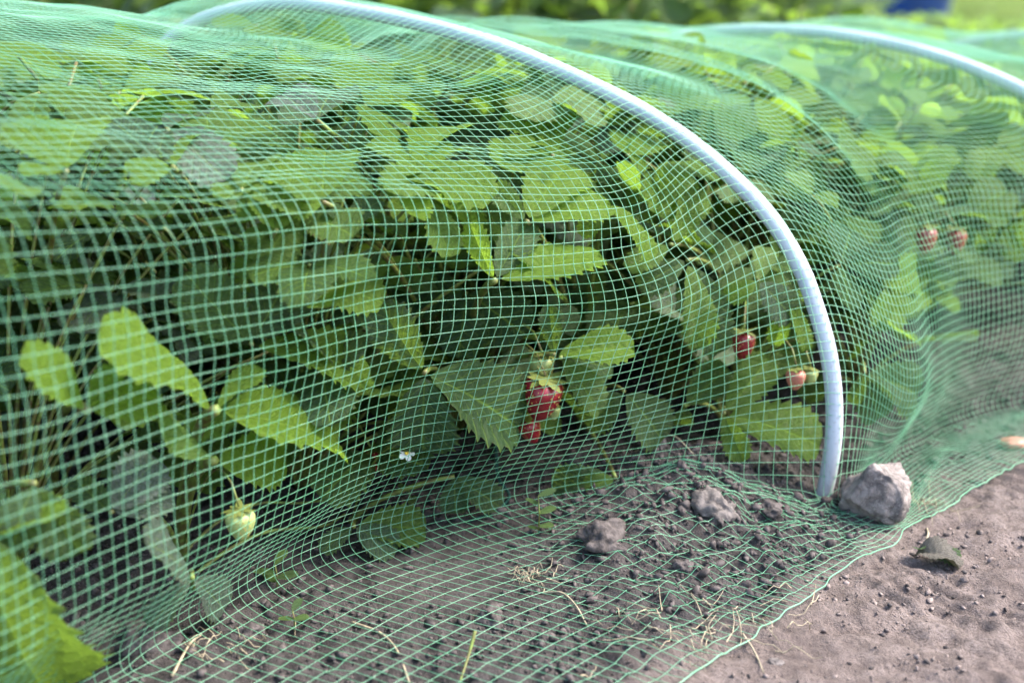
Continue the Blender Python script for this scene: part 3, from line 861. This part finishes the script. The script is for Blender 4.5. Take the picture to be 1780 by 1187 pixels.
pF.hero((1412, 345, .015), [(1385, 250, .02, .55, (0, .9, .4), .3, .2, .9, .25), (1458, 352, .015, .6, (.2, .8, .5), .3, .4, .9, .3)])
pF.hero((1540, 500, .05), [(1540, 430, .05, .6, (0, .9, .3), .3, .2, .7, .2), (1592, 470, .05, .7, (.2, .9, .3), .3, .3, .9, 0), (1530, 560, .05, .6, (0, .9, .3), .3, .3, .8, 0)])
pA.hero((192, 890, .045), [(272, 797, .050, .95, (.1, .9, .4), .25, .1, .05, 1), (300, 862, .04, .6, (.2, .9, .4), .3, .1, .05, .9), (130, 830, .06, .8, (0, .9, .3), .3, .2, .1, .2)], back=.05)
pS.hero((335, 1015, .015), [(252, 952, .012, .62, (0, .7, .8), .2, .1, .02, .75), (262, 1100, .006, .6, (0, .7, .8), .2, .1, .02, .8), (392, 1092, .006, .7, (0, .7, .8), .2, .1, .02, .8)])
pT.hero((615, 915, .020), [(692, 990, .008, .85, (0, .8, .7), .25, .35, .1, .6), (740, 920, .02, .7, (.3, .8, .7), .25, .35, .45, .1), (560, 960, .02, .7, (-.3, .8, .7), .25, .35, .1, .3)])
pT.hero((790, 828, .050), [(792, 892, .040, .95, (0, .9, .5), .2, .3, .1, .35), (870, 882, .040, .65, (.2, .9, .5), .2, .3, .15, .3)])
for (nx, ny, nb), (tx, ty, tb), tone, dust, pl in [
        ((300, 290, .05), (212, 248, .04), .95, 0, pG), ((110, 250, .04), (20, 190, .04), .85, 0, pB), ((290, 225, .05), (390, 270, .03), .1, 1, pG),
        ((550, 190, .05), (485, 130, .05), .1, 1, pC), ((560, 330, .05), (450, 290, .04), .9, 0, pC), ((730, 300, .05), (640, 250, .04), .85, 0, pC),
        ((720, 260, .04), (855, 310, .02), .85, .05, pC), ((420, 330, .05), (520, 345, .04), .8, .2, pG), ((600, 400, .06), (660, 350, .06), .15, .3, pC),
        ((250, 240, .05), (190, 190, .05), .05, .4, pG), ((480, 400, .06), (430, 350, .05), .7, 0, pG), ((960, 230, .04), (870, 170, .04), .9, 0, pH),
        ((960, 270, .05), (870, 260, .05), .75, 0, pH), ((1090, 270, .05), (1150, 250, .05), .85, 0, pX)]:
    N = np.array([nx, ny]); d = np.array([tx, ty]) - N; pp = np.array([-d[1], d[0]]) * .85
    hint = (random.uniform(-.3, .3), random.uniform(.3, .7), .9)
    pl.hero((nx, ny, nb), [(tx, ty, tb, .75, hint, .25, .35, tone, dust)] +
            [(nx + s_ * pp[0] + .25 * d[0], ny + s_ * pp[1] * .6 + .25 * d[1], nb + .01, .75, hint, .25, .35, max(0, min(1, tone + random.gauss(0, .15))), dust * .6) for s_ in (1, -1)])

CLEAR.append((place(930, 690, .06), .05)); CLEAR.append((place(930, 690, .02), .05)); CLEAR.append((place(1290, 800, .03), .04))
for px_, py_ in ((200, 610), (330, 660), (460, 700), (560, 740), (430, 800), (60, 640), (160, 690), (250, 690), (380, 880), (330, 800)):
    CLEAR.append((place(px_, py_, .03), .085)); CLEAR.append((place(px_, py_, .0), .07))
berry(pC, 948, 694, .030, .034, 'red', 'ripe red strawberry hanging right of the dark leaf', tilt=(.2, .15))
berry(pC, 915, 748, .058, .020, 'red', 'second ripe berry below the big one', tilt=(.1, -.3))
berry(pC, 942, 640, .06, .022, 'green', 'unripe pale green berry above the ripe one')
berry(pC, 962, 718, .05, .012, 'green')
berry(pG, 645, 800, .11, .019, 'red', 'dark red berry low among the stalks at left')
berry(pA, 418, 912, .035, .022, 'green', 'unripe pale berry on the stalk at lower left')
berry(pD, 1383, 660, .05, .018, 'pink', 'half ripe pink berry beside the hoop')
berry(pX, 1292, 598, .07, .022, 'red', 'red berry in shade inside the hoop')
berry(pD, 1408, 655, .05, .014, 'green')

def flower(plant, px, py, back, size):
    c = place(px, py, back)
    a = plant.c
    t = np.linspace(0, 1, 8)[:, None]; apex = (a + c) / 2 + (0, 0, .05)
    st_ = plant.stalk('flower', (1 - t)**2 * a + 2 * (1 - t) * t * apex + t * t * c, .0008)
    for k in range(5):
        an = 2 * np.pi * k / 5
        pts = []; d = np.array([math.cos(an), -.25, math.sin(an)]); e = np.array([-math.sin(an), 0, math.cos(an)])
        for f, w_ in ((.15, .1), (.45, .34), (.8, .36), (1, .16)):
            q = d * f * size + np.array([0, -.15 * f * f * size, 0])
            pts += [q - e * w_ * size, q + e * w_ * size]
        V = np.array(pts) + (c - a)
        obj('petal', mesh_np('petal', V, np.array([(0, 1, 3, 2), (2, 3, 5, 4), (4, 5, 7, 6)]), M['petal']), st_)
    bm_ = Bag(); V, F = tube_np(np.array([(0, 0, 0), (0, -.3, 0), (0, -.45, 0)]) * size + (c - a), np.array([.25, .25, .1]) * size, 8); bm_.add(V, F)
    obj('flower_centre', bm_.mesh('flower_centre', M['pollen']), st_)
flower(pT, 707, 786, .03, .006)

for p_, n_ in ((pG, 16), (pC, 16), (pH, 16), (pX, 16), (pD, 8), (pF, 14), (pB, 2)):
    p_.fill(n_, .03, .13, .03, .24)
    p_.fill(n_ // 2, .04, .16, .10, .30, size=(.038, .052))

# ------------------------------------------------------------------ the rest of the bed, three rows
COLS = [(.12, 'beyond the left edge of the photo'), (.42, 'left of the far end of the front hoop'), (.72, 'below the crest of the front hoop'), (1.02, 'in the middle under the front hoop'),
        (1.36, 'just past the front hoop'), (1.72, 'halfway between the two nearest hoops'), (2.08, 'under the second hoop'), (2.5, 'past the second hoop'), (2.9, 'by the farthest hoop')]
ROWS = [(.30, 'front row strawberry plant'), (.52, 'middle row strawberry plant'), (.75, 'back row strawberry plant')]
for q_, wc in COLS:
    A_ = catmull([q_], [0, 1, 2, 3], FEET)[0]; th_ = float(catmull([q_], [0, 1, 2, 3], UTH[:, None])[0, 0]); U_ = u_of(th_)
    for r_, wr_ in ROWS:
        x, y = A_ + U_ * (r_ + random.uniform(-.03, .03)) + np.array([random.uniform(-.03, .03), 0])
        if r_ < .4 and q_ < .2: continue
        p_ = Plant(x, y, wr_ + ' with green leaves ' + wc)
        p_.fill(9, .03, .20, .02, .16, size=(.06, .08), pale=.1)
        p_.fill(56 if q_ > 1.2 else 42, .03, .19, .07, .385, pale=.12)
        if 1.6 < q_ < 1.8 and r_ < .4:
            berry(p_, 1609, 415, .05, .022, 'red', 'left of two dark red berries past the front hoop'); berry(p_, 1661, 418, .05, .022, 'red', 'right of two dark red berries past the front hoop')

# ------------------------------------------------------------------ soil clods, crumbs, stone
def rock_mesh(name, mt, size, seed, sub=3, rough=.25, squash=(1, 1, .8), facet=.0):
    import bmesh
    bm = bmesh.new(); bmesh.ops.create_icosphere(bm, subdivisions=sub, radius=1.0)
    V = np.array([v.co for v in bm.verts]); F = np.array([[v.index for v in f.verts] for f in bm.faces]); bm.free()
    rg = np.random.default_rng(seed)
    for _ in range(int(facet)):                              # broken faces
        n = nrm(rg.normal(size=3)); d = rg.uniform(.62, .85)
        k = V @ n; V = V - np.where(k > d, k - d, 0)[:, None] * n
    o = rg.uniform(0, 50, 3)
    disp = np.array([mnoise.fractal(Vector(v * 1.3 + o), 1., 2., 5) for v in V])
    fine = np.array([mnoise.fractal(Vector(v * 4.5 + o), .8, 2., 5) for v in V])
    V = V * (1 + rough * disp + rough * .38 * fine)[:, None] * np.array(squash) * size
    return mesh_np(name, V, F, mt, True)
CL = [((1052, 985), .019, 'clod', 'dark crumbly soil lump under the net, upper left of the pale one'), ((1232, 950), .016, 'clod_pale', 'pale grey soil lump under the net between the dark lump and the pipe foot'),
      ((856, 1078), .012, 'clod', 'dark angular soil lump beside the smooth dry patch of soil'), ((265, 1118), .021, 'clod', 'large grey soil lump behind the net below the dusty seedling'),
      ((1335, 935), .009, 'clod', 'small soil lump left of the pipe foot'), ((1010, 830), .014, 'clod', 'soil lump at the foot of the plants under the net'),
      ((1135, 870), .012, 'clod_pale', 'pale soil lump in the middle of the heaped soil'), ((1190, 1015), .008, 'clod', 'small dark soil lump below the two larger ones'),
      ((1700, 845), .007, 'clod', 'small dark soil lump on the path right of the stone'), ((1345, 1165), .005, 'clod_pale', 'tiny pale pebble at the tip of the net edge'),
      ((430, 1100), .010, 'clod', 'soil lump right of the dusty seedling'), ((950, 1120), .007, 'clod', 'little soil lump near the bottom edge under the net')]
for i, ((px, py), sz, mt, lb) in enumerate(CL):
    x, y = gpx(px, py); z = float(ground_h(x, y))
    o = obj('soil_clod', rock_mesh('soil_clod', M[mt], sz, 20 + i, 4, .42, (1.15, .95, .75), 8), loc=(x, y, z + sz * .05))
    o.rotation_euler = (0, 0, random.uniform(0, 6)); tag(o, lb, 'soil clod', 'soil lumps')

def crumbs():
    base = []
    for k in range(6):
        me = rock_mesh('tmp', None, 1, 90 + k, 1, .75, (1, .8, .7), 6); 
        V = np.zeros(len(me.vertices) * 3, np.float32); me.vertices.foreach_get('co', V)
        F = np.zeros(len(me.polygons) * 3, np.int32); me.polygons.foreach_get('vertices', F)
        base.append((V.reshape(-1, 3), F.reshape(-1, 3))); bpy.data.meshes.remove(me)
    b = Bag(); b2 = Bag(); rg = np.random.default_rng(5)
    n = 0
    while n < 13000:
        x = rg.uniform(-.42, .6); y = rg.uniform(.55, 1.15)
        t = float(tilled_mask(x, y)); pan = math.exp(-(((x + .04) / .10)**2 + ((y - .78) / .085)**2))
        clump = pn(np.array([x * 14]), np.array([y * 14]))[0]
        mound = math.exp(-((x - .15) / .13)**2 - ((y - .84) / .12)**2)
        pr = t * (1 - .9 * pan) * (.28 + .5 * max(0, clump) + .9 * mound) + (1 - t) * (.30 * (clump > .08) + .06)
        if rg.random() > pr: continue
        sz = .0009 * math.exp(abs(rg.normal(0, .75))) ; sz = min(sz, .0042)
        if t < .5: sz = min(sz * .62, .0026)
        V, F = base[rg.integers(6)]
        a = rg.uniform(0, 6.3); ca, sa = math.cos(a), math.sin(a)
        Rm = np.array([[ca, -sa, 0], [sa, ca, 0], [0, 0, 1]])
        (b if t > .5 or rg.random() < .3 else b2).add(V @ Rm.T * sz * rg.uniform(.55, 1.45, 3) + (x, y, float(ground_h(x, y)) + sz * .35), F); n += 1
    o = obj('soil_crumbs', b.mesh('soil_crumbs', M['clod'])); tag(o, 'loose dark soil crumbs strewn over the bed edge', 'soil', kind='stuff')
    o = obj('path_grit', b2.mesh('path_grit', M['grit'])); tag(o, 'fine pale grit scattered over the bare path', 'soil', kind='stuff')
crumbs()

x, y = gpx(1526, 922); z = float(ground_h(x, y))
o = obj('stone', rock_mesh('stone', M['stone'], 0.032, 77, 5, .15, (1.0, .8, .95), 12), loc=(x, y + .012, z + .021))
o.rotation_euler = (.1, .15, .75); tag(o, 'rough grey stone weighing the net down beside the pipe foot', 'stone')
x, y = gpx(1765, 775)
o = obj('stone', rock_mesh('stone', M['berry_pink'], .010, 78, 3, .2, (1.5, .9, .5), 3), loc=(x, y, float(ground_h(x, y)) + .004))
tag(o, 'small pinkish stone at the right edge by the net skirt', 'stone')

# ------------------------------------------------------------------ straw, roots, seedlings, fallen leaf
def stem_on_ground(name, pts, r, mt, label, cat, lift=.002):
    P = []
    for p in pts:
        h = p[2] if len(p) > 2 else 0
        x, y = gpx(p[0], p[1]) if h == 0 else ground(p[0], p[1], h)[:2]
        P.append((x, y, float(ground_h(x, y)) + lift + h))
    P = np.array(P); k = np.arange(len(P)); P = catmull(np.linspace(0, len(P) - 1, 24), k, P)
    V, F = tube_np(P, np.linspace(r, r * .55, 24), 6)
    return tag(obj(name, mesh_np(name, V, F, M[mt])), label, cat)
stem_on_ground('dry_stem', [(612, 1075), (660, 1100), (690, 1140), (712, 1200)], .0013, 'straw', 'dry stem bending down to the bottom edge in the middle', 'dry stem')
stem_on_ground('dry_stem', [(826, 1110, .02), (815, 1150, .01), (800, 1200)], .0012, 'petiole', 'short yellow green stem end standing at the bottom edge', 'dry stem')
stem_on_ground('dry_stem', [(1090, 845), (1130, 842, .006), (1165, 865, .006), (1200, 900)], .0009, 'straw', 'thin curved root on the heaped soil under the net', 'dry stem')
stem_on_ground('dry_stem', [(940, 1040), (975, 1050), (1000, 1075), (1020, 1100)], .0010, 'straw', 'pale dry root below the dark soil lump', 'dry stem')
stem_on_ground('dry_stem', [(300, 1187), (330, 1130), (350, 1110)], .0011, 'straw', 'short dry twig at lower left below the dusty seedling', 'dry stem')
stem_on_ground('dry_stem', [(1290, 1120), (1310, 1150), (1326, 1185)], .0009, 'straw', 'bent dry twig at the lower tip of the net', 'dry stem')
stem_on_ground('runner_stem', [(335, 1000), (400, 965, .004), (470, 935, .008), (560, 915, .006), (600, 905)], .0017, 'petiole', 'cut yellowish leaf stalk lying on the soil at lower left', 'stalk')
stem_on_ground('runner_stem', [(318, 975), (380, 915, .012), (450, 888, .02), (520, 880, .02), (580, 880, .015)], .0015, 'petiole', 'reddish arching stalk above the green berry at lower left', 'stalk')
stem_on_ground('irrigation_cord', [(862, 780, .03), (866, 840, .01), (886, 880), (860, 905), (815, 915)], .0015, 'cord', 'dark green cord looping down to the soil in the middle', 'cord')

def dry_tuft(name, cx, cy, n, spread, ln, label, seed):
    rg = np.random.default_rng(seed); b = Bag()
    for _ in range(n):
        px = cx + rg.normal(0, spread); py = cy + rg.normal(0, spread * .35)
        x, y = gpx(px, py); a = rg.uniform(0, 2 * np.pi); L = ln * rg.uniform(.4, 1.2); cv = rg.normal(0, .7)
        pts = []; q = np.array([x, y])
        for k in range(6):
            pts.append((q[0], q[1], float(ground_h(q[0], q[1])) + .001 + .006 * rg.random()))
            a += cv / 5; q = q + np.array([math.cos(a), math.sin(a)]) * L / 5
        V, F = tube_np(np.array(pts), np.linspace(.0005, .0002, 6), 4, False); b.add(V, F)
    tag(obj(name, b.mesh(name, M['straw'])), label, 'dry grass', kind='stuff')
dry_tuft('dry_grass', 1230, 1110, 40, 90, .030, 'pale dry grass threads under the lower tip of the net', 1)
dry_tuft('dry_grass', 930, 1020, 24, 16, .014, 'small tuft of dry rootlets in the middle of the soil', 2)
dry_tuft('dry_grass', 390, 1130, 18, 60, .018, 'dry plant scraps at lower left', 3)
dry_tuft('dry_grass', 1600, 880, 22, 18, .03, 'dry grass blades caught beside the stone', 4)

def seedling(px, py, h, leaves, label):
    x, y = gpx(px, py); z = float(ground_h(x, y))
    root = empty('weed_seedling', (x, y, z), label, 'weed', 'weed seedlings')
    V, F = tube_np(np.array([(0, 0, -.003), (.001, 0, h * .5), (0, 0, h)]), [.0006, .0006, .0004], 5)
    obj('stem', mesh_np('stem', V, F, M['petiole']), root)
    for (a, zz, L) in leaves:
        B = np.array([0, 0, zz]); T = B + np.array([math.cos(a) * L, math.sin(a) * L, L * .25])
        o = obj('leaf', SEED, root, M=frame(B, T, (0, -.3, 1))); o['tone'] = random.uniform(.2, .6); o['dust'] = .2
SEED = leaflet_mesh('seedling_leaf', W=.45, fold=.15, curl=.3, ripple=0, wav=.0, seed=3, base=.6, tipp=.6)
seedling(935, 955, .030, [(.3, .030, .014), (2.8, .024, .010), (.2, .016, .014), (-.6, .006, .014), (3.3, .004, .008)], 'thin seedling with oval leaves rising from the bare soil in the middle')
seedling(712, 900, .026, [(.2, .026, .012), (2.4, .024, .012), (-1.2, .016, .012), (1.2, .012, .012)], 'bright seedling left of the middle beside the dusty leaf')
seedling(510, 1085, .016, [(1.2, .016, .012), (3.6, .01, .010), (-.3, .01, .012)], 'small weed left of the smooth soil patch')
seedling(480, 1010, .02, [(1.2, .02, .016), (3.6, .014, .016), (-.3, .01, .018), (2.4, .006, .016)], 'low weed with round leaves behind the small one')
seedling(90, 960, .02, [(1.2, .02, .012), (3.6, .014, .012), (-.3, .01, .012)], 'tiny weed beside the big olive leaf')

x, y = gpx(1618, 965); z = float(ground_h(x, y))
root = empty('fallen_leaf', (x, y, z), 'wilted green leaf lying on the path right of the stone', 'leaf')
for (B, T, hn, tn, du, me) in [((-.004, .006, .008), (.016, -.012, .004), (.3, -.6, 1), .2, .5, BANK[3]), ((-.006, .004, .006), (-.012, -.006, .012), (-.5, -.8, .6), .15, .3, BANK[5]),
                               ((-.012, .0, .003), (.014, -.018, .002), (0, -.2, 1), .0, .9, DRY[0])]:
    o = obj('leaflet', me, root, M=frame(np.array(B), np.array(T), hn)); o['tone'] = tn; o['dust'] = du
V, F = tube_np(np.array([(-.004, .005, .006), (.004, .02, .012), (.012, .045, .004)]), .0009, 6)
obj('stalk', mesh_np('stalk', V, F, M['straw']), root)

# ------------------------------------------------------------------ garden beyond the tunnel
def bush(x, y, h, w_, n, label, size=(.06, .11), tone=(.15, .28), group='plants in the bed behind the tunnel'):
    z = float(ground_h(x, y)); root = empty('garden_plant', (x, y, z), label, 'plant', group)
    for k in range(4):
        a = random.uniform(0, 6.3); t = np.linspace(0, 1, 6)[:, None]
        P = t * np.array([math.cos(a) * w_ * .5, math.sin(a) * w_ * .5, h * .9]) + np.array([.02, .02, 0]) * np.sin(t * 3)
        V, F = tube_np(P, np.linspace(.006, .003, 6), 6); obj('stem', mesh_np('stem', V, F, M['petiole']), root)
    for k in range(n):
        a = random.uniform(0, 6.3); rr = w_ * math.sqrt(random.random()); zz = h * (.15 + .85 * random.random()**.7) * (1 - .25 * (rr / w_)**2)
        L = random.uniform(*size); B = np.array([math.cos(a) * rr, math.sin(a) * rr, zz])
        d = nrm(np.array([math.cos(a) + random.gauss(0, .6), math.sin(a) + random.gauss(0, .6), random.uniform(-.9, .3)]))
        o = obj('leaf', random.choice(BANK), root, M=frame(B, B + d * L, (random.gauss(0, .4), random.gauss(0, .4), 1)))
        o['tone'] = min(1, max(0, random.gauss(*tone))); o['dust'] = random.uniform(0, .25)
BX = ['at the far left', 'left of the front hoop crest', 'above the front hoop crest', 'just right of the front hoop crest', 'above the gap between the first hoops', 'left of the second hoop crest', 'behind the second hoop crest', 'right of the second hoop crest']
for i in range(8):
    bush(-1.15 + i * .29 + random.uniform(-.05, .05), 2.55 + random.uniform(-.12, .25), (.30 if i == 7 else .38 if i == 6 else random.uniform(.50, .62)), .22, 150, 'blurred green plant in the next bed ' + BX[i], group=None)
for i, (x, y, h) in enumerate([(1.15, 4.4, .26), (1.55, 4.9, .22), (1.9, 5.3, .20), (1.45, 5.8, .22)]):
    bush(x, y, h, .28, 70, 'low blurred plant in front of the blue tub, ' + ['leftmost of four', 'second from the left', 'rightmost of four', 'behind the other three'][i], size=(.07, .11), tone=(.75, .2), group=None)

def foliage_mass(name, x0, x1, y0, y1, h, n, size, label, cat, tone):
    b = Bag(); rg = np.random.default_rng(11)
    q = np.array([(0, 0, 0), (.5, .28, .06), (1, 0, 0), (.5, -.28, .06)]); uvq = np.array([(0, .5), (.5, 1), (1, .5), (.5, 0)])
    for _ in range(n):
        x = rg.uniform(x0, x1); y = rg.uniform(y0, y1); hh = h * (1 + .3 * pn(np.array([x * 2.2]), np.array([y * 2.2]))[0] * 2)
        B = np.array([x, y, hh * rg.random()**.6]); d = nrm(rg.normal(size=3) * (1, 1, .6) + (0, -.4, -.2)); z = nrm(np.array([0, -.2, 1]) + rg.normal(size=3) * .4)
        z = nrm(z - d * z.dot(d)); yv = np.cross(z, d); Rm = np.stack([d, yv, z], 1) * rg.uniform(*size)
        b.add(q @ Rm.T + B, np.array([(0, 3, 2, 1)]), uvq)
    o = tag(obj(name, b.mesh(name, M['leaf'], True, True)), label, cat, kind='stuff'); o['tone'] = tone; o['dust'] = .05
foliage_mass('hedge', -3.2, 1.15, 3.6, 4.6, .62, 5200, (.08, .13), 'dark mass of garden greenery behind the next bed', 'greenery', .1)
foliage_mass('hedge', 1.0, 2.6, 6.0, 6.8, .10, 1500, (.08, .13), 'light green growth behind the low plants at the blue tub', 'greenery', .8)

ML = mat('lawn'); b = NB(ML)
geo = b.n('ShaderNodeNewGeometry').outputs['Position']
p = b.n('ShaderNodeBsdfPrincipled', ins={'Roughness': .9, 'Specular IOR Level': .1})
b.l(b.mix(b.rng(b.noise(1.3, 4, .6, geo), .35, .65), (.10, .15, .035), (.20, .24, .06)), p.inputs['Base Color']); b.out(p.outputs[0])
lv = np.array([(-60, 7, .035), (90, 7, .035), (90, 200, .035), (-60, 200, .035)])
tag(obj('lawn', mesh_np('lawn', lv, np.array([(0, 1, 2, 3)]), ML)), kind='structure')
MG = simple_mat('grass', (.15, .21, .045), .6, .35, 3, .3)
b = Bag(); rg = np.random.default_rng(21); n = 16000
yy = 7 + 13 * rg.random(n)**1.6; xx = rg.uniform(.18, .62, n) * yy; hh = rg.uniform(.04, .11, n); aa = rg.uniform(0, 6.3, n)
w2 = .006; ex = np.stack([np.cos(aa) * w2, np.sin(aa) * w2, 0 * aa], 1); base = np.stack([xx, yy, np.full(n, .033)], 1)
tipv = base + np.stack([rg.normal(0, .03, n), rg.normal(0, .03, n), hh], 1)
V = np.stack([base - ex, base + ex, tipv], 1).reshape(-1, 3)
b.add(V, np.arange(3 * n).reshape(-1, 3))
tag(obj('grass', b.mesh('grass', MG, False)), 'green lawn grass at the top right corner', 'grass', kind='stuff')

root = empty('blue_tub', (2.62, 8.1, .035), 'blurred blue plastic tub standing on the grass at the top right', 'tub')
prof = [(.0, 0), (.20, 0), (.215, .01), (.27, .42), (.285, .425), (.285, .45), (.262, .45), (.21, .03), (0, .03)]
an = np.linspace(0, 2 * np.pi, 40, endpoint=False)
V = np.array([[(r * math.cos(a), r * math.sin(a), z) for a in an] for r, z in prof]).reshape(-1, 3)
obj('tub_body', mesh_np('tub_body', V, grid_faces(len(prof), 40, True), M['blue']), root)
for sx in (-1, 1):
    t = np.linspace(0, np.pi, 14); P = np.stack([np.full(14, sx * .29) + sx * .04 * np.sin(t), .07 * np.cos(t), .40 - .05 * np.sin(t)], 1)
    V, F = tube_np(P, .010, 8); obj('handle', mesh_np('handle', V, F, M['blue']), root)
